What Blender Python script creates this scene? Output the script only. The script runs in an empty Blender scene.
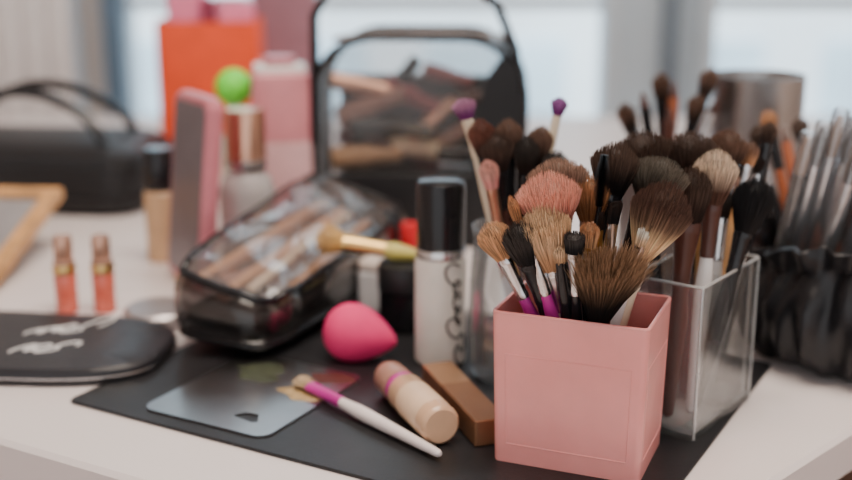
import bpy, math, random
from mathutils import Vector, Matrix
random.seed(11)
S=bpy.context.scene
# ---------------------------------------------------------------- materials
MC={}
def mat(name,col,rough=.5,metal=0.,trans=0.,var=.08,scale=40,bump=0.,bscale=200,sub=0.,coat=0.,ior=1.45,emit=0):
    if name in MC: return MC[name]
    m=bpy.data.materials.new(name); m.use_nodes=True; nt=m.node_tree; b=nt.nodes['Principled BSDF']
    tc=nt.nodes.new('ShaderNodeTexCoord'); no=nt.nodes.new('ShaderNodeTexNoise'); no.inputs['Scale'].default_value=scale; no.inputs['Detail'].default_value=4
    nt.links.new(tc.outputs['Object'],no.inputs['Vector'])
    r=nt.nodes.new('ShaderNodeValToRGB')
    r.color_ramp.elements[0].position=.3; r.color_ramp.elements[1].position=.7
    r.color_ramp.elements[0].color=[max(0,c*(1-var)) for c in col]+[1]
    r.color_ramp.elements[1].color=[min(1,c*(1+var)) for c in col]+[1]
    nt.links.new(no.outputs['Fac'],r.inputs['Fac']); nt.links.new(r.outputs['Color'],b.inputs['Base Color'])
    b.inputs['Roughness'].default_value=rough; b.inputs['Metallic'].default_value=metal
    b.inputs['Transmission Weight'].default_value=trans; b.inputs['IOR'].default_value=ior
    b.inputs['Coat Weight'].default_value=coat
    if sub: b.inputs['Subsurface Weight'].default_value=sub; b.inputs['Subsurface Radius'].default_value=(.01,.005,.004)
    if bump:
        n2=nt.nodes.new('ShaderNodeTexNoise'); n2.inputs['Scale'].default_value=bscale
        nt.links.new(tc.outputs['Object'],n2.inputs['Vector'])
        bp=nt.nodes.new('ShaderNodeBump'); bp.inputs['Strength'].default_value=bump; bp.inputs['Distance'].default_value=.001
        nt.links.new(n2.outputs['Fac'],bp.inputs['Height']); nt.links.new(bp.outputs['Normal'],b.inputs['Normal'])
    MC[name]=m; return m
def clear(name,tint=(1,1,1),gl=.12,haze=0.,hcol=(.8,.8,.8),rough=.08,fr=.6):
    if name in MC: return MC[name]
    m=bpy.data.materials.new(name); m.use_nodes=True; nt=m.node_tree; nt.nodes.clear()
    o=nt.nodes.new('ShaderNodeOutputMaterial'); t=nt.nodes.new('ShaderNodeBsdfTransparent'); t.inputs[0].default_value=(*tint,1)
    g=nt.nodes.new('ShaderNodeBsdfGlossy'); g.inputs['Roughness'].default_value=rough
    lw=nt.nodes.new('ShaderNodeLayerWeight'); lw.inputs['Blend'].default_value=.3
    ma=nt.nodes.new('ShaderNodeMath'); ma.operation='MULTIPLY_ADD'; ma.inputs[1].default_value=fr; ma.inputs[2].default_value=gl*.4; ma.use_clamp=True
    nt.links.new(lw.outputs['Fresnel'],ma.inputs[0])
    mx=nt.nodes.new('ShaderNodeMixShader'); nt.links.new(ma.outputs[0],mx.inputs[0]); nt.links.new(t.outputs[0],mx.inputs[1]); nt.links.new(g.outputs[0],mx.inputs[2])
    d=nt.nodes.new('ShaderNodeBsdfDiffuse'); d.inputs[0].default_value=(*hcol,1)
    no=nt.nodes.new('ShaderNodeTexNoise'); no.inputs['Scale'].default_value=30
    tc=nt.nodes.new('ShaderNodeTexCoord'); nt.links.new(tc.outputs['Object'],no.inputs['Vector'])
    mh=nt.nodes.new('ShaderNodeMath'); mh.operation='MULTIPLY'; mh.inputs[1].default_value=haze*2; mh.use_clamp=True; nt.links.new(no.outputs['Fac'],mh.inputs[0])
    m2=nt.nodes.new('ShaderNodeMixShader'); nt.links.new(mh.outputs[0],m2.inputs[0]); nt.links.new(mx.outputs[0],m2.inputs[1]); nt.links.new(d.outputs[0],m2.inputs[2])
    nt.links.new(m2.outputs[0],o.inputs[0]); MC[name]=m; return m
def bristle_mat():
    m=bpy.data.materials.new('bristle_hair'); m.use_nodes=True; nt=m.node_tree; b=nt.nodes['Principled BSDF']
    a=nt.nodes.new('ShaderNodeAttribute'); a.attribute_name='Col'; nt.links.new(a.outputs['Color'],b.inputs['Base Color'])
    b.inputs['Roughness'].default_value=.62; b.inputs['Specular IOR Level'].default_value=.25; return m
BR=bristle_mat()
black=mat('black_plastic_gloss',(.010,.010,.012),.2)
blackm=mat('black_matte',(.012,.012,.014),.48,bump=.2)
silver=mat('brushed_silver',(.70,.70,.71),.25,1)
gold=mat('gold_metal',(.82,.54,.20),.28,1)
copper=mat('rose_copper',(.80,.46,.32),.28,1)
white=mat('white_plastic',(.86,.84,.82),.35)
cream=mat('cream_lacquer',(.85,.72,.54),.3)
wood=mat('light_wood',(.62,.33,.13),.45,var=.25,scale=60)
brown=mat('brown_lacquer',(.08,.030,.022),.3)
purple=mat('magenta_lacquer',(.55,.03,.30),.3)
clearp=clear('clear_acrylic',(.97,.98,.98),.15,.02)
# ---------------------------------------------------------------- mesh builder
def T(x=0,y=0,z=0,rz=0,rx=0,ry=0):
    return Matrix.Translation((x,y,z))@Matrix.Rotation(math.radians(rz),4,'Z')@Matrix.Rotation(math.radians(rx),4,'X')@Matrix.Rotation(math.radians(ry),4,'Y')
def frame(p,d):
    d=Vector(d).normalized(); q=d.to_track_quat('Z','Y'); return Matrix.Translation(p)@q.to_matrix().to_4x4()
class B:
    def __init__(s): s.v=[];s.f=[];s.m=[];s.mats=[];s.c=[]
    def mi(s,m):
        if m not in s.mats: s.mats.append(m)
        return s.mats.index(m)
    def add(s,vs,fs,m,M=None,cols=None):
        o=len(s.v); k=s.mi(m)
        for i,v in enumerate(vs):
            v=Vector(v); s.v.append(M@v if M else v); s.c.append(cols[i] if cols else (1,1,1))
        for f in fs: s.f.append([o+j for j in f]); s.m.append(k)
    def loft(s,loops,m,M=None,c0=True,c1=True,cols=None,closed=False):
        n=len(loops[0]); vs=[p for l in loops for p in l]; fs=[]
        R=len(loops)
        for i in range(R if closed else R-1):
            i2=(i+1)%R
            for j in range(n):
                j2=(j+1)%n; fs.append((i*n+j,i*n+j2,i2*n+j2,i2*n+j))
        if not closed:
            if c0: fs.append(tuple(reversed(range(n))))
            if c1: fs.append(tuple((R-1)*n+j for j in range(n)))
        cc=None
        if cols: cc=[cols[i] for i in range(R) for j in range(n)]
        s.add(vs,fs,m,M,cc)
    def lathe(s,prof,m,M=None,n=28,flat=1,c0=True,c1=True):
        s.loft([[(r*math.cos(2*math.pi*j/n),r*flat*math.sin(2*math.pi*j/n),z) for j in range(n)] for r,z in prof],m,M,c0,c1)
    def prism(s,out,z0,z1,m,M=None,bev=.001):
        i=off(out,bev)
        s.loft([[(x,y,z0) for x,y in i],[(x,y,z0+bev) for x,y in out],[(x,y,z1-bev) for x,y in out],[(x,y,z1) for x,y in i]],m,M)
    def box(s,w,d,h,m,M=None,r=.002,bev=.001):
        s.prism(rrect(w,d,r),0,h,m,M,bev)
    def shell(s,out,th,z0,z1,m,M=None,taper=1.,floor=None):
        i=off(out,th); fl=floor or th
        a=[(x*taper,y*taper,z0) for x,y in out]; b=[(x,y,z1) for x,y in out]
        c=[(x,y,z1) for x,y in i]; d=[(x*taper,y*taper,z0+fl) for x,y in i]
        s.loft([a,b,c,d],m,M)
    def sweep(s,pts,rad,m,n=8,closed=False,M=None):
        P=[Vector(p) for p in pts]; L=len(P); loops=[]; up=None
        for i in range(L):
            if closed: t=P[(i+1)%L]-P[i-1]
            else: t=P[min(i+1,L-1)]-P[max(i-1,0)]
            t.normalize()
            if up is None: up=Vector((0,0,1)) if abs(t.z)<.9 else Vector((1,0,0))
            a=t.cross(up); a.normalize(); b=a.cross(t).normalized(); up=b
            r=rad[i] if isinstance(rad,(list,tuple)) else rad
            loops.append([P[i]+a*r*math.cos(2*math.pi*j/n)+b*r*math.sin(2*math.pi*j/n) for j in range(n)])
        s.loft(loops,m,M,closed=closed)
    def done(s,name,M=None,sharp=35,parent=None):
        me=bpy.data.meshes.new(name); me.from_pydata([tuple(v) for v in s.v],[],s.f)
        for m in s.mats: me.materials.append(m)
        me.polygons.foreach_set('material_index',s.m)
        me.polygons.foreach_set('use_smooth',[True]*len(s.f))
        if BR in s.mats:
            at=me.color_attributes.new('Col','FLOAT_COLOR','POINT')
            at.data.foreach_set('color',[x for c in s.c for x in (*c,1)])
        me.update(); me.set_sharp_from_angle(angle=math.radians(sharp))
        ob=bpy.data.objects.new(name,me); S.collection.objects.link(ob)
        if M: ob.matrix_world=M
        if parent: ob.parent=parent
        return ob
def off(out,d):
    n=len(out); r=[]
    for i in range(n):
        p0=Vector(out[i-1]);p=Vector(out[i]);p1=Vector(out[(i+1)%n])
        a=(p-p0).normalized(); b=(p1-p).normalized()
        na=Vector((-a.y,a.x)); nb=Vector((-b.y,b.x)); nn=(na+nb)
        nn.normalize(); k=d/max(.4,nn.dot(na)); r.append((p.x+nn.x*k,p.y+nn.y*k))
    return r
def rrect(w,d,r,n=5):
    r=min(r,w/2*.99,d/2*.99); o=[]
    for cx,cy,a0 in ((w/2-r,-d/2+r,-90),(w/2-r,d/2-r,0),(-w/2+r,d/2-r,90),(-w/2+r,-d/2+r,180)):
        for k in range(n+1):
            a=math.radians(a0+90*k/n); o.append((cx+r*math.cos(a),cy+r*math.sin(a)))
    return o
def cursive(n,adv,amp,seed):
    rnd=random.Random(seed); pts=[]; x=0
    for i in range(n):
        A=amp*rnd.choice([.7,.8,1,1.9,.75,2.1]); w=rnd.uniform(.35,.6)
        dn=rnd.random()<.2
        for k in range(12):
            t=k/12; y=A*(.5-.5*math.cos(2*math.pi*t))*(-.6 if dn else 1)
            pts.append((x+adv*t-adv*w*math.sin(2*math.pi*t)+.35*y,y))
        x+=adv
    return pts
# ---------------------------------------------------------------- room
ZF=-.75
wallm=mat('wall_paint',(.66,.58,.53),.8,var=.03,scale=5)
framem=mat('window_frame_paint',(.56,.65,.72),.5,var=.03)
def slab(name,x0,x1,y0,y1,z0,z1,m):
    b=B(); b.loft([[(x0,y0,z0),(x1,y0,z0),(x1,y1,z0),(x0,y1,z0)],[(x0,y0,z1),(x1,y0,z1),(x1,y1,z1),(x0,y1,z1)]],m); return b.done(name)
slab('floor',-2.2,2.4,-1.8,2.42,ZF-.05,ZF,mat('brown_floor_boards',(.20,.11,.07),.5,var=.3,scale=6))
slab('ceiling',-2.2,2.4,-1.8,2.42,1.75,1.8,wallm)
slab('wall_left',-2.25,-2.2,-1.8,2.42,ZF,1.75,wallm)
slab('wall_right',2.4,2.45,-1.8,2.42,ZF,1.75,wallm)
b=B()
def bx(b,x0,x1,y0,y1,z0,z1,m):
    b.loft([[(x0,y0,z0),(x1,y0,z0),(x1,y1,z0),(x0,y1,z0)],[(x0,y0,z1),(x1,y0,z1),(x1,y1,z1),(x0,y1,z1)]],m)
WY0,WY1=2.3,2.42
SZ,TZ=-.12,1.35
bx(b,-2.2,2.4,WY0,WY1,ZF,SZ,wallm); bx(b,-2.2,2.4,WY0,WY1,TZ,1.75,wallm)
for x0,x1 in ((-2.2,-.88),(-.66,-.60),(.37,.52),(1.5,2.4)): bx(b,x0,x1,WY0,WY1,SZ,TZ,wallm if x0<0 or x0>1 else framem)
b.done('wall_back')
pane=clear('window_glass',(.95,.985,1),.05,.0)
for i,(x0,x1) in enumerate(((-.88,-.66),(-.60,.37),(.52,1.5))):
    b=B(); t=.03
    bx(b,x0,x0+t,2.27,2.36,SZ,TZ,framem);bx(b,x1-t,x1,2.27,2.36,SZ,TZ,framem)
    bx(b,x0+t,x1-t,2.27,2.36,SZ,SZ+t,framem);bx(b,x0+t,x1-t,2.27,2.36,TZ-t,TZ,framem)
    bx(b,x0+t,x1-t,2.30,2.34,.15,.172,framem)
    b.add([(x0+t,2.33,SZ+t),(x1-t,2.33,SZ+t),(x1-t,2.33,TZ-t),(x0+t,2.33,TZ-t)],[(0,1,2,3)],pane)
    b.done('window_%d'%(i+1))
slab('trim_1',-2.2,2.4,2.2,2.3,SZ-.03,SZ,framem)
b=B(); bx(b,.45,.48,2.24,2.30,SZ,TZ,mat('slate_post',(.18,.23,.28),.5)); b.done('trim_2')
b=B(); bx(b,-.60,-.565,2.22,2.27,SZ,TZ,mat('slate_post2',(.11,.18,.26),.5)); b.done('trim_3')
b=B(); cm=mat('white_curtain_cloth',(.82,.80,.80),.9,var=.04)
N=60; fr=[(-1.02+.38*i/N, 2.17+.012*math.sin(i*.9)) for i in range(N+1)]; bk=[(x,y+.004) for x,y in reversed(fr)]
lo=[(x,y,-.70) for x,y in fr+bk]; hi=[(x,y,1.6) for x,y in fr+bk]
b.loft([lo,hi],cm); b.done('curtain')
ext=mat('pale_facade',(.68,.80,.88),.8,var=.12,scale=.6)
b=B(); bx(b,-8,10,9,9.3,-8,6,ext)
exd=mat('facade_window_band',(.46,.64,.77),.4,var=.2,scale=1)
for k in range(-5,4):
    for j in range(-5,7):
        bx(b,j*1.5,j*1.5+1.05,8.96,9.0,k*1.1,k*1.1+.55,exd)
b.done('exterior_building')
slab('exterior_ground',-12,14,2.6,20,-8.1,-8,mat('pavement',(.5,.5,.5),.9))
# ---------------------------------------------------------------- table
tab=mat('white_table_laminate',(.80,.74,.73),.42,var=.02,scale=8)
P=[(.0686,.491),(.97,1.39),(.97,1.95),(-.962,1.95),(-.962,1.067)]
b=B(); b.prism(P,-.032,0,tab,None,.003)
for x,y in ((.07,.62),(.88,1.42),(.88,1.86),(-.88,1.86),(-.88,1.12)):
    b.box(.045,.045,.72,tab,T(x,y,ZF),.004)
b.done('makeup_table',sharp=30)
matm=mat('black_rubber_mat',(.014,.014,.016),.42,var=.3,scale=30,bump=.15,bscale=800)
b=B(); b.prism(rrect(.395,.30,.006),0,.002,matm,None,.0006); b.done('table_mat',T(.0056,.7706,0.0002,-29.2))
Z0=.0024
b=B(); st=mat('polished_steel_plate',(.34,.34,.34),.28,1,var=.05)
out=rrect(.100,.118,.010,7); n=len(out); hc=(.022,-.038)
angs=[math.atan2(y-hc[1],x-hc[0]) for x,y in out]
hole=[(hc[0]+.0105*math.cos(a),hc[1]+.0072*math.sin(a)) for a in angs]
b.loft([[(x,y,0) for x,y in hole],[(x,y,0) for x,y in out],[(x,y,.0012) for x,y in out],[(x,y,.0012) for x,y in hole]],st,closed=True)
def blob(b,cx,cy,r,m,seed,z,h=.0008):
    rd=random.Random(seed); ph=[rd.uniform(0,6.28) for _ in range(4)]
    def ring(k,zz): return [((cx+r*k*(1+.22*math.sin(2*a+ph[0])+.15*math.sin(3*a+ph[1])+.08*math.sin(7*a+ph[2]))*math.cos(a)),(cy+.75*r*k*(1+.2*math.sin(2*a+ph[1])+.1*math.sin(5*a+ph[3]))*math.sin(a)),zz) for a in [6.2832*i/36 for i in range(36)]]
    b.loft([ring(1,z),ring(.95,z+h*.7),ring(.6,z+h),ring(.1,z+h*.9)],m)
blob(b,.030,.012,.015,mat('foundation_smear',(.46,.32,.15),.5,var=.3,scale=300),3,.0012)
blob(b,-.018,.03,.020,mat('dark_pigment_smear',(.05,.06,.035),.5,var=.4,scale=200),5,.0012,.0003)
blob(b,.032,.044,.014,mat('maroon_pigment_smear',(.10,.025,.02),.5),8,.0012,.0003)
b.done('steel_mixing_palette',T(-.115,.748,Z0,-29))
# ---------------------------------------------------------------- brushes
rnd=random.Random(5)
def sstep(a,b,x):
    t=max(0,min(1,(x-a)/(b-a))); return t*t*(3-2*t)
def brush(name,base,tip,L,R,rf,c0,c1,hm,fm,flat=1.,shape='dome',n=260,hr=.0034,fl=.028,ang=0.,roll=0,sw=.0003,mx=(.15,.95)):
    base=Vector(base);tip=Vector(tip);tot=(tip-base).length;M=frame(base,tip-base)@Matrix.Rotation(math.radians(roll),4,'Z')
    n=int(n*1.5)
    b=B(); zf=tot-L-fl; zh=tot-L
    def el(r,z,f=1,nn=16): return [(r*math.cos(6.28318*j/nn),r*f*math.sin(6.28318*j/nn),z) for j in range(nn)]
    k=zf
    b.loft([el(hr*.35,0),el(hr*.7,k*.02),el(hr*.85,k*.15),el(hr*1.2,k*.6),el(hr*1.3,k*.8),el(hr*1.0,k*.97),el(hr*.95,k+.002)],hm,M)
    ff=flat if flat>.4 else flat+.1
    b.loft([el(hr*1.05,zf),el(hr*1.12,zf+fl*.1),el(hr*1.05,zf+fl*.15),el(hr*1.1,zf+fl*.3),el((hr*1.1+rf)/2,zf+fl*.6,(1+ff)/2),el(rf*1.03,zf+fl*.85,ff),el(rf*1.06,zf+fl*.88,ff),el(rf*1.03,zf+fl*.92,ff),el(rf*1.04,zh,ff),el(rf*.9,zh,ff)],fm,M)
    if shape=='spoolie':
        b.sweep([(0,0,zh-.005),(0,0,tot)],.0007,black,6,M=M)
        vs=[];fs=[];cs=[]
        for i in range(1600):
            s=i/1600; a=i*.35; z=zh+L*s; r=R*(.65+.45*math.sin(math.pi*min(1,s*1.1)))
            d=Vector((math.cos(a),math.sin(a),.12)); p=Vector((0,0,z)); q=p+d*r; w=Vector((-math.sin(a),math.cos(a),0))*.0003
            o=len(vs); vs+=[p-w,p+w,q+w*.5,q-w*.5]; fs.append((o,o+1,o+2,o+3)); cs+=[c0,c0,c1,c1]
        b.add(vs,fs,BR,M,cs); return b.done(name)
    def env(s):
        if shape=='dome': return rf+(R-rf)*math.sin(math.pi*min(1,s)*.62)
        if shape=='splay': return rf+(R-rf)*s**1.1
        if shape=='flat': return rf+(R-rf)*s
    bow={'dome':.36,'splay':.22,'flat':.1}[shape]
    ck=.70; top={'splay':.62}.get(shape,.88)
    lp=[];cc=[]
    for i in range(10):
        s=i/9*top
        lim=min(ck,math.sqrt(max(0,(top-s)/bow))*ck)
        if shape=='splay': lim=ck*math.sqrt(max(0.0005,1-(s/top)**4))
        r=env(s)*max(.02,lim)
        lp.append([(r*math.cos(6.28318*j/20),r*flat*math.sin(6.28318*j/20),zh+s*L*(1+ang*math.cos(6.28318*j/20)*min(1,r/R))) for j in range(20)])
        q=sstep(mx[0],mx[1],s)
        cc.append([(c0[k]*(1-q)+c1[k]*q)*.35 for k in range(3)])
    b.loft(lp,BR,M,cols=cc)
    vs=[];fs=[];cs=[]
    for i in range(n):
        rho=math.sqrt(rnd.random()); 
        if rnd.random()<.5: rho=.75+.25*rnd.random()
        a=rnd.random()*6.28318; ln=(1-bow*rho*rho)*(1-.08*rnd.random())*(1+ang*math.cos(a)*rho)
        if shape=='splay': ln*=1-.25*rnd.random()
        ja=rnd.gauss(0,.06); jr=rnd.gauss(0,.035 if shape!='splay' else .1); tn=.5+1.0*rnd.random(); o=len(vs)
        for q,(s,w) in enumerate(((0,1),(.35,1),(.7,.85),(1,.3))):
            se=s*min(1,ln); r=rho*env(se)*(1+jr*s); aa=a+ja*s; z=zh+s*ln*L-.001*(s==0)
            x=r*math.cos(aa);y=r*flat*math.sin(aa)
            mixv=sstep(mx[0],mx[1],s); c=[min(1,(c0[k]*(1-mixv)+c1[k]*mixv)*tn) for k in range(3)]
            for t in range(3):
                vs.append((x+sw*w*math.cos(t*2.094),y+sw*w*math.sin(t*2.094),z)); cs.append(c)
            if q:
                for t in range(3):
                    t2=(t+1)%3; fs.append((o+(q-1)*3+t,o+(q-1)*3+t2,o+q*3+t2,o+q*3+t))
        fs.append((o+9,o+10,o+11))
    b.add(vs,fs,BR,M,cs)
    return b.done(name)
DK=(.028,.017,.014);DK2=(.105,.066,.050);BRN=(.20,.115,.082);TAN=(.55,.31,.16);CRM=(.76,.52,.32);ROSE2=(.90,.44,.34);GR=(.065,.055,.05);BLK=(.008,.008,.009);OLV=(.16,.135,.105);ORG=(.52,.26,.13)
PC=Vector((.0920,.6575)); 
def pk(name,tip,**k):
    t=Vector(tip[:2])-PC; bs=PC-t*.12; bs=(bs.x,bs.y,.009+Z0)
    a=dict(L=.03,R=.012,rf=.005,c0=DK,c1=DK2,hm=black,fm=silver); a.update(k); brush(name,bs,tip,**a)
pk('powder_brush',(.0680,.664,.1735),L=.038,R=.0265,rf=.0075,c0=(.42,.12,.09),c1=ROSE2,fm=copper,flat=.75,n=1600,roll=10)
pk('foundation_brush',(.0345,.648,.147),L=.023,R=.0105,rf=.0048,c0=TAN,c1=(.66,.40,.23),fm=silver,hm=purple,n=450)
pk('foundation_brush',(.0490,.638,.150),L=.026,R=.0110,rf=.0058,c0=BLK,c1=GR,fm=black,n=500)
pk('blush_brush',(.0635,.640,.160),L=.040,R=.0160,rf=.006,c0=(.42,.22,.11),c1=CRM,fm=silver,hm=cream,n=900,shape='dome')
pk('contour_brush',(.1010,.611,.144),L=.052,R=.0290,rf=.0065,c0=(.004,.004,.004),c1=(.36,.22,.13),fm=black,shape='splay',flat=.6,n=1600,ang=.08,sw=.0003,hr=.005,mx=(.55,1.0))
pk('powder_brush',(.1385,.648,.1715),L=.048,R=.0245,rf=.0065,c0=(.84,.56,.32),c1=(.085,.040,.028),fm=cream,hm=cream,flat=.75,n=1600,ang=-.12,fl=.02,hr=.0052,mx=(.42,.78))
pk('eyeshadow_brush',(.090,.630,.152),L=.015,R=.0058,rf=.004,c0=TAN,c1=ORG,fm=gold,n=200)
pk('eyeshadow_brush',(.081,.626,.146),L=.011,R=.006,rf=.005,c0=BLK,c1=GR,fm=silver,n=160,shape='flat')
pk('spoolie_brush',(.1010,.660,.183),L=.030,R=.0040,rf=.0015,c0=BLK,c1=BLK,fm=black,shape='spoolie')
pk('buffing_brush',(.113,.686,.187),L=.032,R=.0150,rf=.007,c0=BLK,c1=DK2,fm=black,n=800)
pk('buffing_brush',(.141,.686,.178),L=.030,R=.0215,rf=.008,c0=DK,c1=OLV,fm=black,n=1000,flat=.8)
pk('eyeshadow_brush',(.0475,.655,.161),L=.020,R=.0058,rf=.0035,c0=TAN,c1=ORG,fm=gold,n=200,flat=.6)
pk('blush_brush',(.098,.682,.168),L=.028,R=.0135,rf=.006,c0=(.28,.12,.05),c1=(.48,.23,.11),fm=copper,n=600)
pk('buffing_brush',(.0775,.692,.176),L=.028,R=.0190,rf=.008,c0=DK,c1=(.34,.20,.14),fm=black,n=900)
pk('eyeshadow_brush',(.1235,.636,.150),L=.014,R=.0042,rf=.003,c0=CRM,c1=(.9,.82,.7),fm=silver,hm=white,n=160)
pk('eyeshadow_brush',(.106,.640,.161),L=.013,R=.005,rf=.004,c0=BLK,c1=DK,fm=silver,n=150,shape='flat',flat=.5)
pk('eyeliner_brush',(.099,.645,.155),L=.012,R=.002,rf=.0018,c0=DK,c1=DK,fm=gold,n=50,hm=black)
pk('eyeliner_brush',(.057,.636,.143),L=.011,R=.002,rf=.0018,c0=DK,c1=DK,fm=silver,n=50,hm=purple)
pk('smudge_brush',(.073,.630,.138),L=.010,R=.0035,rf=.0028,c0=TAN,c1=CRM,fm=black,n=90,hm=black)
pk('concealer_brush',(.125,.66,.160),L=.016,R=.006,rf=.0045,c0=BLK,c1=GR,fm=black,n=200,hm=black)
AC=Vector((.1714,.7182))
def ak(name,tip,base=None,**k):
    t=Vector(tip[:2])-AC
    bs=base or (AC.x-t.x*.05+rnd.uniform(-.004,.004),AC.y+t.y*.3,.008+Z0)
    a=dict(L=.03,R=.012,rf=.005,c0=DK,c1=DK2,hm=wood,fm=silver,hr=.0042); a.update(k); brush(name,bs,tip,**a)
ak('powder_brush',(.158,.687,.172),base=(.152,.692,.01),L=.034,R=.0130,rf=.008,c0=DK,c1=DK2,fm=brown,hm=brown,fl=.045,n=800,hr=.005)
ak('blush_brush',(.1765,.705,.179),base=(.168,.698,.01),L=.034,R=.0140,rf=.006,c0=(.10,.05,.035),c1=(.78,.62,.48),fm=brown,hm=white,n=800,fl=.034,mx=(.35,1))
ak('contour_brush',(.207,.719,.159),base=(.172,.704,.01),L=.036,R=.0135,rf=.006,c0=BLK,c1=(.014,.014,.016),fm=black,hm=black,n=700)
ak('buffing_brush',(.167,.742,.184),L=.030,R=.0190,rf=.008,c0=DK,c1=DK2,fm=black,n=800,hm=black)
ak('buffing_brush',(.195,.75,.184),L=.030,R=.0140,rf=.006,c0=DK,c1=BRN,fm=copper,n=500,hm=brown)
ak('buffing_brush',(.1335,.730,.186),base=(.158,.73,.01),L=.030,R=.0190,rf=.008,c0=DK,c1=DK2,fm=black,n=800,hm=black)
ak('eyeshadow_brush',(.2105,.752,.175),L=.016,R=.006,rf=.004,c0=ORG,c1=BRN,fm=silver,n=200)
ak('foundation_brush',(.188,.73,.150),base=(.18,.72,.01),L=.02,R=.007,rf=.005,c0=DK,c1=GR,fm=silver,n=250,hm=white)
ak('foundation_brush',(.186,.758,.17),L=.022,R=.009,rf=.005,c0=TAN,c1=CRM,fm=gold,n=250)
ak('eyeshadow_brush',(.220,.762,.165),base=(.19,.745,.01),L=.014,R=.0045,rf=.003,c0=DK,c1=DK,fm=silver,n=150,hm=white)
ak('eyeshadow_brush',(.225,.765,.185),base=(.195,.748,.01),L=.014,R=.0055,rf=.004,c0=DK,c1=DK2,fm=black,n=200,hm=black)
GC=Vector((.062,.782))
def gk(name,tip,**k):
    t=Vector(tip[:2])-GC; bs=(GC.x-t.x*.25,GC.y-t.y*.2,.012)
    a=dict(L=.026,R=.0095,rf=.005,c0=DK,c1=DK2,hm=brown,fm=black,hr=.0035,n=450); a.update(k); brush(name,bs,tip,**a)
gk('blush_brush',(.0345,.775,.186),c0=DK,c1=(.22,.09,.065))
gk('buffing_brush',(.0455,.768,.178),R=.0115)
gk('buffing_brush',(.055,.79,.184),R=.010,c1=BRN)
gk('foundation_brush',(.067,.772,.175),R=.009,hm=black,c1=GR)
gk('blush_brush',(.078,.785,.18),R=.009,c0=DK,c1=BRN)
gk('foundation_brush',(.0395,.756,.162),R=.0068,L=.020,rf=.004,c0=(.85,.35,.32),c1=(.8,.45,.38),hm=copper,fm=copper)
gk('contour_brush',(.089,.775,.165),R=.010,c0=BLK,c1=GR)
PUR=(.22,.03,.20)
gk('double_ended_brush',(.0240,.79,.197),R=.0088,L=.014,rf=.004,c0=PUR,c1=(.48,.24,.38),hm=cream,fm=cream,hr=.003)
gk('double_ended_brush',(.091,.795,.197),R=.006,L=.012,rf=.003,c0=PUR,c1=(.42,.16,.42),hm=cream,fm=cream,hr=.003)
brush('concealer_brush',(.0085,.643,.0065),(-.087,.756,.0085),.014,.0065,.005,(.40,.28,.16),(.60,.45,.28),mat('white_magenta_handle',(.86,.78,.76),.3),purple,flat=.6,n=300,hr=.0036,fl=.036,shape='flat')
brush('powder_brush',(-.004,.888,.0592),(-.087,.893,.073),.022,.0155,.0085,(.70,.42,.14),(.62,.40,.18),mat('olive_gold_handle',(.62,.54,.14),.35),gold,n=600,fl=.034,hr=.0055,flat=.8)
# ---------------------------------------------------------------- holders
pinkm=mat('pink_plastic',(.92,.37,.35),.26,var=.07,scale=22,sub=.3,bump=.10,bscale=60)
PH=.0925
b=B(); o=rrect(.091,.066,.004); b.shell(o,.0018,0,PH,pinkm,None,.955)
def fx(zz):
    k=.955+.045*zz/PH; return (.0455*k,.033*k)
def frm(b,axis,sgn):
    pts=[]
    for s,z in ((-.82,.012),(.82,.012),(.82,.068),(-.82,.068)):
        hx,hy=fx(z)
        pts.append((s*hx,sgn*(hy-.0001),z) if axis=='y' else (sgn*(hx-.0001),s*hy,z))
    for i in range(4):
        b.sweep([pts[i],pts[(i+1)%4]],.0005,pinkm,6)
frm(b,'y',-1); frm(b,'x',1); frm(b,'y',1); frm(b,'x',-1)
b.sweep([(x,y,PH) for x,y in off(o,.0009)],.0011,pinkm,8,closed=True)
b.done('pink_brush_holder',T(PC.x,PC.y,Z0,-22))
b=B(); AH=.098
b.shell(rrect(.048,.088,.002),.0022,0,AH,clearp); b.box(.043,.002,AH-.006,clearp,T(0,0,.0022),.0005,.0002)
edge=clear('acrylic_edge',(.75,.8,.8),.5,.25,(.9,.92,.92))
b.sweep([(x*.97,y*.98,AH+.0002) for x,y in rrect(.048,.088,.002)],.0010,edge,6,closed=True)
for sx in(-1,1):
    for sy in (-1,1): b.sweep([(sx*.0232,sy*.0432,.001),(sx*.0232,sy*.0432,AH)],.0010,edge,6)
b.box(.044,.084,.005,edge,T(0,0,.0022),.002)
b.done('acrylic_brush_holder',T(AC.x,AC.y,Z0,-36.9))
b=B(); b.lathe([(.026,0),(.030,.004),(.033,.04),(.032,.07),(.029,.10),(.031,.108),(.0295,.108),(.0275,.10),(.0305,.07),(.0315,.04),(.028,.009),(.001,.008)],clear('clear_glass',(.93,.95,.96),.3,.05),None,40)
b.done('glass_brush_cup',T(GC.x,GC.y,Z0))
b=B(); fab=mat('black_satin_fabric',(.008,.008,.010),.38,var=.2,bump=.3,bscale=300)
def rl(r,z,amp,ph,n=280):
    o=[]; z*=1.12
    for j in range(n):
        a=6.28318*j/n
        w=math.sin(19*a+ph)+.6*math.sin(31*a-1.7*ph)+.5*math.sin(11*a+2+ph*.5)
        x=(r+amp*w)*math.cos(a); y=(r+amp*w)*math.sin(a)
        o.append((x,y,z*(1+.22*x/.08*min(1,z/.08))+amp*.8*math.sin(7*a)))
    return o
loops=[rl(.062,0.001,.0002,0),rl(.076,.004,.002,0),rl(.085,.018,.0034,.5),rl(.089,.036,.0040,1.1),rl(.089,.052,.0040,1.7),rl(.083,.068,.003,2.4),rl(.076,.078,.0010,2.7),rl(.079,.084,.0022,3.1),rl(.084,.097,.0040,3.6),rl(.082,.098,.0038,3.6),rl(.075,.084,.0012,3.1),rl(.073,.077,.0009,2.7),rl(.078,.05,.002,1.2),rl(.06,.008,.0005,0)]
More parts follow.
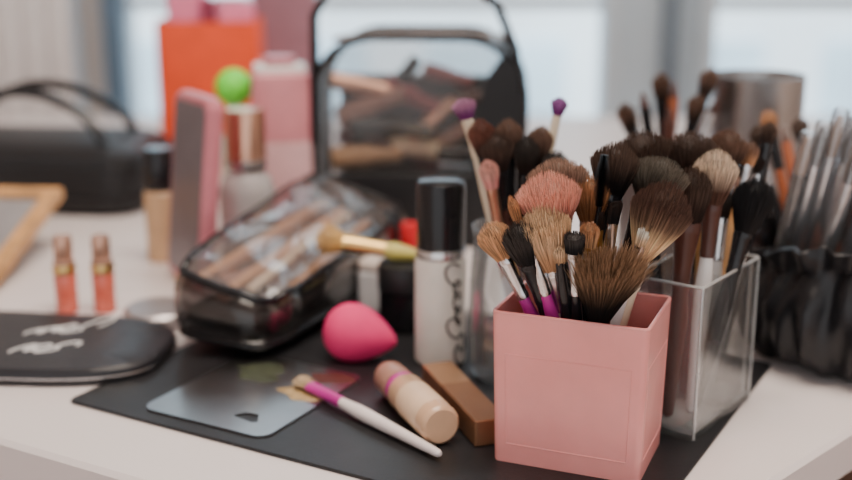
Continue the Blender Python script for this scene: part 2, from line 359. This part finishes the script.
b.loft(loops,fab); b.done('black_fabric_brush_basket',T(.320,.832,Z0),sharp=60)
tube=clear('clear_tube_plastic',(.93,.95,.97),.5,.07,(.97,.98,1.),.10)
tips=[(.262,.172),(.272,.180),(.283,.188),(.294,.182),(.306,.192),(.318,.186),(.330,.194),(.343,.185),(.355,.190),(.290,.170),(.312,.176),(.335,.178)]
dsil=mat('bright_chrome',(.88,.89,.91),.22,1)
for i,(tx,tz) in enumerate(tips):
    row=0 if i<9 else 1
    base=Vector((.250+.0085*i if row==0 else .268+.012*(i-9),.830 if row==0 else .805,.02)); tp=(tx,.800 if row==0 else .778,tz)
    b=B(); d=Vector(tp)-base; M=frame(base,d); L=d.length
    b.lathe([(.0015,0),(.0048,.002),(.0055,L*.5),(.0058,L-.003),(.0048,L)],tube,M,14)
    b.lathe([(.0012,.004),(.0024,.01),(.0030,L*.5),(.0042,L*.52),(.0043,L*.80)],dsil if i%4 else black,M,10)
    b.lathe([(.0036,L*.80),(.0044,L*.88),(.002,L*.97)],mat('tube_bristle',(.08,.045,.035),.8) if i%2 else mat('tube_bristle_light',(.45,.28,.2),.8),M,10)
    b.done('brush_in_clear_tube')
def pencil(base,tip,m,tm,r=.004,name='makeup_pencil'):
    b=B(); base=Vector(base);d=Vector(tip)-base;L=d.length;M=frame(base,d)
    b.lathe([(r*.8,0),(r,.002),(r,L-.014),(r*.95,L-.0135)],m,M,8); b.lathe([(r*.95,L-.0135),(r*.25,L-.001),(.0002,L)],tm,M,8); b.done(name)
rust=mat('rust_pencil',(.36,.10,.04),.4); 
b=B(); cupm=mat('smoke_cup',(.10,.08,.08),.35); b.lathe([(.036,0),(.038,.003),(.041,.11),(.039,.11),(.036,.006),(.001,.005)],cupm,None,32); b.done('pencil_cup',T(.208,1.01,0))
for i,(tx,ty,tz) in enumerate([(.162,1.0,.160),(.183,1.0,.172),(.196,1.01,.185),(.215,1.02,.178),(.238,1.0,.190),(.250,1.01,.165),(.170,1.03,.15),(.205,.99,.16),(.225,.985,.17)]):
    base=(.208-(tx-.208)*.4,1.01,.008)
    if i%2==0: brush('makeup_brush',base,(tx+.004,ty,tz+.004),.026,.0085,.005,DK,BRN,[rust,brown,black][i%3],[black,copper][i%2],n=200,hr=.004)
    else: pencil(base,(tx,ty,tz),[rust,black,brown,rust,brown,silver,black,brown,rust][i],brown,.005)
for i,(tx,ty,tz) in enumerate([(.250,.89,.163),(.262,.905,.172),(.277,.91,.158),(.29,.915,.165),(.345,.9,.18),(.36,.88,.186),(.38,.86,.178),(.31,.91,.15),(.33,.905,.165)]):
    base=(.320+(tx-.320)*.5,.85,.02)
    if i%3!=2: brush('makeup_brush',base,(tx,ty,tz),.02,.0068,.004,[DK,BRN,BLK][i%3],[DK2,ORG,GR][i%3],[black,rust][i%2],[silver,black][i%2],n=200)
    else: pencil(base,(tx,ty,tz),rust,brown,.0042)
b=B(); b.lathe([(.036,0),(.0390,.003),(.0395,.02),(.040,.178),(.0405,.183),(.0385,.183),(.0375,.175),(.0375,.006),(.001,.005)],mat('dark_brushed_steel',(.50,.48,.47),.34,1,var=.1),None,44)
b.done('steel_tumbler',T(.289,1.03,0))
# ---------------------------------------------------------------- mid objects
b=B(); fro=mat('frosted_white_bottle',(.80,.76,.70),.35,sub=.15); 
b.lathe([(.0165,0),(.0185,.002),(.0185,.076),(.0175,.079),(.013,.081)],fro,None,40)
b.lathe([(.0130,.081),(.0172,.0812),(.0176,.083),(.0176,.086),(.0170,.0865),(.0174,.129),(.0165,.133),(.0145,.1345),(.0001,.135)],black,None,40)
b.lathe([(.0178,.0795),(.0180,.0805),(.0180,.085),(.0174,.086)],silver,None,40)
pts=cursive(7,.0098,.0058,4)
W=[]
for x,y in pts:
    a=math.radians(-50)-(y-.002)/.0187; W.append((.01865*math.cos(a),.01865*math.sin(a),.004+x))
b.sweep(W,.0008,black,6)
b.done('primer_bottle',T(.0105,.810,Z0))
b=B(); spg=mat('hot_pink_sponge',(.92,.04,.20),.75,var=.08,bump=.3,bscale=900)
prof=[]
for i in range(25):
    t=i/24; z=.056*t; r=.0245*math.sin(math.pi*min(1,t)**.82)**.62*(1-.30*t) if 0<t<1 else .0002
    prof.append((max(r,.0002),z))
b.lathe(prof,spg,None,40)
b.done('makeup_sponge',frame((-.0745,.822,.0245),(.94,-.25,-.14)))
b=B(); nude=mat('foundation_nude',(.72,.46,.29),.28,coat=.4); 
b.lathe([(.0105,0),(.0125,.002),(.0128,.003),(.0126,.060),(.0105,.064)],nude,None,32)
b.lathe([(.0104,.063),(.0112,.064),(.0112,.068),(.0104,.069)],purple,None,32)
b.lathe([(.0112,.069),(.0116,.070),(.0112,.090),(.010,.093),(.0001,.0935)],mat('cap_mauve',(.42,.22,.17),.3),None,32)
b.lathe([(.0129,.012),(.0130,.0125),(.0130,.045),(.0129,.0455)],mat('nude_label',(.82,.60,.42),.4),None,32)
b.done('foundation_tube',frame((.0095,.663,Z0+.0131),(-.038,.093,-.001)))
b=B(); brz=mat('bronze_card',(.30,.15,.08),.35,.5,var=.08)
b.box(.021,.102,.017,brz,None,.0015,.0008); b.box(.0213,.040,.0172,mat('bronze_cap',(.44,.25,.14),.3,.6),T(0,.031,-.0001),.0015,.0008)
b.done('lipstick_case',T(.0235,.713,Z0,18.5))
b=B(); b.lathe([(.019,0),(.021,.002),(.021,.030),(.0195,.031)],black,None,32); b.lathe([(.0215,.0315),(.0218,.033),(.0218,.050),(.0205,.0525),(.0001,.053)],blackm,None,32); b.done('cream_jar',T(-.016,.886,Z0))
b=B(); b.box(.042,.052,.034,white,None,.006,.002); b.box(.0415,.0515,.008,mat('cream_lid',(.72,.62,.55),.4),T(0,0,.0342),.006,.002); b.done('powder_box',T(-.0285,.942,0.0022,-20))
b=B(); red=mat('red_gloss',(.72,.02,.03),.25); b.lathe([(.0085,0),(.009,.001),(.009,.03),(.008,.031)],black,None,20); b.lathe([(.0086,.031),(.0088,.032),(.0088,.054),(.008,.056),(.0001,.056)],red,None,20); b.done('red_lipstick',T(-.014,1.005,.0))
cor=mat('coral_gloss',(.74,.15,.10),.2,coat=.5); rgc=mat('rose_cap',(.62,.36,.26),.25,.6)
for x,y in ((-.2955,.928),(-.265,.930)):
    b=B(); b.lathe([(.0076,0),(.0088,.001),(.009,.002),(.009,.035),(.0082,.037),(.005,.0375)],cor,None,24)
    b.lathe([(.005,.0375),(.0074,.038),(.0086,.039),(.0086,.045),(.0070,.046),(.0076,.047),(.0076,.062),(.0066,.065),(.0001,.0655)],rgc,None,24)
    b.lathe([(.0093,.034),(.0094,.035),(.0094,.04),(.0088,.041)],gold,None,24)
    b.done('lip_gloss',T(x,y,0))
b=B(); o=[]
for j in range(72):
    a=6.28318*j/72; c,s_=math.cos(a),math.sin(a)
    o.append((.094*math.copysign(abs(c)**.5,c),.062*math.copysign(abs(s_)**.45,s_)*(1-.20*c)))
leath=mat('black_leatherette',(.018,.018,.022),.40,bump=.4,bscale=500)
def sc(o,k,z): return [(x*k,y*k,z) for x,y in o]
b.loft([sc(o,.96,0),sc(o,.99,.002),sc(o,1,.005),sc(o,.985,.006),sc(o,1,.007),sc(o,.99,.0105),sc(o,.96,.0125),sc(o,.6,.0135),sc(o,.05,.0138)],leath)
b.sweep([(x*1.0,y*1.0,.006) for x,y in o],.0007,silver,6,closed=True)
wm=mat('white_ink',(.9,.9,.9),.5)
for (ox,oy,n,ad,am,sd) in ((-.016,.004,5,.0098,.0125,2),(-.010,-.034,4,.0105,.0130,13)):
    b.sweep([(ox+x*.93+y*.1,oy+y+x*.42,.0145) for x,y in cursive(n,ad,am,sd)],.0008,wm,6)
b.done('black_cosmetic_pouch',T(-.283,.826,0,-6))
b=B(); b.lathe([(.026,0),(.029,.002),(.029,.0055),(.028,.006),(.029,.0065),(.029,.010),(.026,.0125),(.0001,.0128)],mat('silver_compact_metal',(.50,.46,.46),.4,.8),None,40); b.done('powder_compact',T(-.214,.905,0))
# ---------------------------------------------------------------- diagonal clear pouch
win=clear('clear_vinyl',(.86,.82,.80),.12,.05,(.45,.40,.38),.15,.32)
smk=clear('smoky_vinyl',(.42,.40,.40),.14,.05,(.10,.09,.09),.16,.30)
b=B(); Lp,Wp,Hp=.275,.102,.084
def sup(u,v):
    def p(x,e): return math.copysign(abs(x)**e,x)
    cu,su,cv,sv=math.cos(u),math.sin(u),math.cos(v),math.sin(v)
    ex=.35; ez=.55
    x=Wp/2*p(cv,ez)*p(su,ex); y=Lp/2*p(cv,ez)*p(cu,ex); z=Hp/2*p(sv,ez)
    k=1+.10*(y/(Lp/2)); z=(z+Hp/2)*(.85+.15*(y/(Lp/2)))*(1-.22*x/(Wp/2))
    wr=.0014*math.sin(y*140+x*60)+.0010*math.sin(y*310-x*120) if z>.02 else 0
    return (x*k*.95+wr,y,z+wr)
NU,NV=80,24
rings=[[sup(6.28318*j/NU,-math.pi/2+math.pi*(i+.02)/(NV+.04)) for j in range(NU)] for i in range(NV+1)]
b.loft(rings[:10],blackm,c1=False); b.loft(rings[9:17],smk,c0=False,c1=False); b.loft(rings[16:],win,c0=False)
b.sweep([(x*1.01,y*1.005,z) for x,y,z in rings[9]],.0030,black,8,closed=True)
b.sweep([(x*1.005,y,z+.0005) for x,y,z in rings[16]],.0034,black,8,closed=True)
hand=mat('tan_handle',(.66,.38,.22),.35)
lining=mat('pouch_lining',(.03,.025,.025),.6)
b.box(.085,.235,.006,lining,T(0,0,.020),.02,.002)
for i in range(8):
    x=-.034+.009*i; z0=.066-.0022*i+.002*(i%2)
    b.sweep([(x,-.100+.012*(i%3),z0-.020),(x*.8,.02,z0-.010),(x*.7,.095,z0-.003)],[.0038,.0054,.0034],[hand,copper,brown,hand,cream,brown,silver,hand][i],10)
b.sweep([(-.02,-.09,.036),(.02,.05,.040)],.010,mat('dusky_tube',(.34,.18,.14),.4),12)
b.done('clear_zip_pouch',T(-.105,.940,.0028,-21),sharp=50)
# ---------------------------------------------------------------- big clear bag
b=B(); bw,bd,bh=.205,.10,.205
def arch(w,h,n=12,r=.06):
    o=[(-w/2,0),(w/2,0)]
    for k in range(n+1):
        a=math.pi/2*k/n; o.append((w/2-r+r*math.cos(a),h-r+r*math.sin(a)))
    for k in range(n+1):
        a=math.pi/2+math.pi/2*k/n; o.append((-w/2+r+r*math.cos(a),h-r+r*math.sin(a)))
    return o
o=arch(bw,bh); front=[(x,-bd/2,z) for x,z in o]; back=[(x,bd/2,z) for x,z in o]
vin=clear('clear_bag_vinyl',(.80,.78,.77),.12,.05,(.50,.47,.46),.15,.3)
b.add(front,[tuple(range(len(o)))],vin); b.add(back,[tuple(reversed(range(len(o))))],vin)
n=len(o)
gus=mat('black_gusset_nylon',(.012,.012,.014),.45,bump=.3)
for i in range(n):
    j=(i+1)%n
    b.add([front[i],front[j],back[j],back[i]],[(0,1,2,3)],vin if (o[i][1]+o[j][1])/2>bh-.012 else gus)
b.sweep(front,.0038,black,8,closed=True); b.sweep(back,.0038,black,8,closed=True)
sp=[(bw/2-.052,.002),(bw/2,.002),(bw/2,.150),(bw/2-.008,.176),(bw/2-.022,.190),(bw/2-.036,.170),(bw/2-.048,.13)]
b.loft([[(x,-bd/2-.002,z) for x,z in sp],[(x,-bd/2-.008,z) for x,z in sp]],gus)
b.box(bw,.004,.07,gus,T(0,-bd/2-.001,.002),.001,.0005)
hp=[(-bw/2+.002,-bd/2-.004,.10),(-bw/2+.003,-bd/2-.004,.17),(-bw/2+.004,-bd/2-.004,.225),(-bw/2+.025,-bd/2-.004,.262),(-.03,-bd/2-.004,.275),(.04,-bd/2-.004,.265),(.075,-bd/2-.004,.235),(.092,-bd/2-.004,.195),(.098,-bd/2-.004,.15)]
b.sweep(hp,.0046,black,10)
b.sweep([(-.085,-.02,.20),(-.05,0,.204),(0,.0,.205),(.05,0,.205),(.085,.01,.20)],.003,silver,8)
cont=[mat('c_tan',(.66,.40,.22),.4),mat('c_cream',(.85,.66,.46),.4),brown,black,copper,mat('c_maroon',(.20,.04,.04),.4),black,mat('c_dusky',(.30,.15,.11),.4)]
for i,(x,z,L,r,a,ci) in enumerate([(-.055,.085,.07,.012,.1,0),(-.005,.092,.06,.011,-.25,1),(.03,.10,.05,.010,.5,7),(-.03,.112,.08,.010,-.1,3),(.01,.118,.06,.009,.7,4),(-.07,.115,.05,.009,1.1,5),(-.05,.135,.07,.011,.35,7),(-.01,.142,.06,.010,-.5,5),(.03,.135,.06,.009,.2,2),(-.06,.155,.06,.009,-.2,4),(-.02,.160,.05,.008,.9,3),(.025,.162,.05,.008,-.3,5),(-.04,.100,.05,.008,-.7,2),(.04,.085,.05,.009,0,6)]):
    d=Vector((math.cos(a),.15,math.sin(a))); d.normalize(); c=Vector((x,-.02+.012*(i%3),z))
    b.lathe([(r*.8,0),(r,.002),(r,L*.55),(r*.85,L*.56),(r*.85,L),(r*.7,L+.001)],cont[ci],frame(c-d*L/2,d),16)
b.box(.10,.03,.10,mat('c_dark_box',(.06,.035,.035),.5),T(-.035,.026,.06,6),.004); b.box(.17,.07,.06,blackm,T(0,0,.006),.006)
b.box(.07,.02,.09,blackm,T(.035,.026,.07,-8),.004)
b.done('clear_makeup_bag',T(-.004,1.185,0,-4))
# ---------------------------------------------------------------- left back objects
b=B(); b.lathe([(.0145,0),(.016,.002),(.016,.066),(.013,.069)],mat('foundation_tan',(.62,.40,.23),.3),None,28); b.lathe([(.0145,.069),(.015,.070),(.0148,.105),(.013,.108),(.0001,.108)],black,None,28); b.done('foundation_bottle',T(-.249,1.085,0))
b=B(); mv=mat('mauve_case',(.60,.20,.24),.35); b.box(.082,.165,.014,mv,T(0,.0825,0),.012,.003); b.box(.068,.150,.001,mat('grey_mirror_face',(.20,.17,.19),.3,.4),T(0,.0825,.014),.008,.0003); b.box(.02,.004,.02,gold,T(0,.001,-.002),.002,.0005)
b.done('mirror_palette_case',T(-.203,1.005,.004,-58,84,0))
b=B(); b.lathe([(.022,0),(.025,.003),(.026,.02),(.0255,.075),(.021,.088),(.013,.094)],mat('grey_glass',(.66,.64,.64),.12,trans=.5,ior=1.3),None,32)
b.lathe([(.0175,.094),(.018,.095),(.018,.104)],silver,None,32); b.lathe([(.0182,.104),(.0182,.146),(.017,.149),(.0001,.149)],copper,None,32); b.done('perfume_bottle',T(-.163,1.055,0))
b=B(); b.lathe([(.014,0),(.016,.002),(.016,.10),(.008,.115),(.007,.14)],mat('white_lime_body',(.7,.7,.62),.35),None,24)
sp=[(max(.0002,.0185*math.sin(math.pi*i/16)),.153-.0185*math.cos(math.pi*i/16)) for i in range(17)]
b.lathe(sp,mat('lime_green_ball',(.18,.90,.06),.5),None,28); b.done('ball_cap_bottle',T(-.190,1.17,0))
b=B(); pt=mat('pink_tinted_plastic',(.88,.34,.38),.22,trans=.2)
b.prism(rrect(.056,.042,.006),0,.172,pt,None,.003); b.box(.057,.0425,.05,mat('pink_label',(.82,.50,.52),.5),T(0,0,.055),.006,.0005); b.box(.050,.038,.006,white,T(0,0,.172),.006,.001)
b.lathe([(.016,.178),(.0165,.179),(.016,.186),(.0001,.187)],mv,None,20)
b.done('pink_spray_bottle',T(-.142,1.15,0,10))
b=B(); orr=mat('orange_red_plastic',(.90,.085,.018),.45); b.shell(rrect(.130,.09,.004),.003,0,.189,orr)
pg=mat('pink_pack',(.90,.24,.40),.5); pg2=mat('lilac_pack',(.60,.38,.48),.5)
b.box(.05,.03,.222,pg,T(-.03,.0,.004,5),.004); b.box(.04,.03,.212,pg2,T(.025,.01,.004,-8),.004); b.box(.045,.02,.208,pg,T(.036,-.024,.004,8),.003); b.lathe([(.01,.004),(.01,.215),(.001,.22)],mat('maroon_tube',(.30,.05,.10),.4),T(0,-.02,0),16)
b.done('orange_desk_organizer',T(-.280,1.56,0,3))
b=B(); b.box(.09,.07,.245,mat('mauve_box',(.30,.15,.19),.6),None,.004); b.box(.092,.072,.02,mat('mauve_box_lid',(.5,.26,.33),.6),T(0,0,.235),.004); b.done('gift_box',T(-.200,1.70,0,8))
b=B(); o=rrect(.29,.17,.04,8)
b.loft([sc(o,.92,0),sc(o,.99,.006),sc(o,1,.02),sc(o,1.0,.052),sc(o,.96,.066),sc(o,.85,.073),sc(o,.3,.076),sc(o,.05,.076)],blackm)
b.sweep([(x*1.002,y*1.002,.056) for x,y in o],.0018,blackm,8,closed=True); b.sweep([(x*1.002,y*1.002,.02) for x,y in o],.003,black,8,closed=True)
for yy in (-.05,.05):
    b.sweep([(-.10+.2*i/20,yy*(1-.3*math.sin(math.pi*i/20)),.071+.058*math.sin(math.pi*i/20)**.6) for i in range(21)],.0058,black,10)
b.done('black_toiletry_bag',T(-.447,1.345,0,-6))
b=B(); w2,l2=.16,.185
for m0 in ((w2,.015,0,0),(w2,.015,0,l2-.015)): b.box(m0[0],m0[1],.012,wood,T(0,m0[3]+.0075,0),.001)
for sx in (-1,1): b.box(.015,l2-.03,.012,wood,T(sx*(w2/2-.0075),l2/2,0),.001)
b.box(w2-.028,l2-.028,.004,mat('mirror_glass',(.55,.55,.56),.1,.9),T(0,l2/2,.004),.001,.0005)
ob=b.done('tabletop_mirror',T(-.452,.975,.001,-4,14,0))
b=B(); b.box(.10,.05,.036,mat('stand_wood',(.4,.22,.1),.5),None,.003); b.done('mirror_stand_block',T(-.447,1.13,0,-4))
# ---------------------------------------------------------------- lights
w=bpy.data.worlds.new('World'); S.world=w; w.use_nodes=True; bg=w.node_tree.nodes['Background']; bg.inputs[0].default_value=(.97,.96,.97,1); bg.inputs[1].default_value=1.3
def area(name,loc,rot,sx,sy,e,col):
    l=bpy.data.lights.new(name,'AREA'); l.shape='RECTANGLE'; l.size=sx; l.size_y=sy; l.energy=e; l.color=col
    o=bpy.data.objects.new(name,l); o.location=loc; o.rotation_euler=[math.radians(a) for a in rot]; S.collection.objects.link(o)
area('ceiling_light',(.2,.6,1.72),(0,0,0),1.1,.8,40,(1,.86,.74))
sl=bpy.data.lights.new('sun','SUN'); sl.energy=9; sl.angle=.05; so=bpy.data.objects.new('sun',sl); so.rotation_euler=(math.radians(40),0,math.radians(-8)); S.collection.objects.link(so)
# ---------------------------------------------------------------- camera
cd=bpy.data.cameras.new('camera'); cd.lens=50; cd.sensor_width=36; cd.clip_start=.02
cd.dof.use_dof=True; cd.dof.focus_distance=.66; cd.dof.aperture_fstop=3.2
co=bpy.data.objects.new('camera',cd); co.location=(0,0,.31); co.rotation_euler=(math.radians(75),0,0); S.collection.objects.link(co); S.camera=co
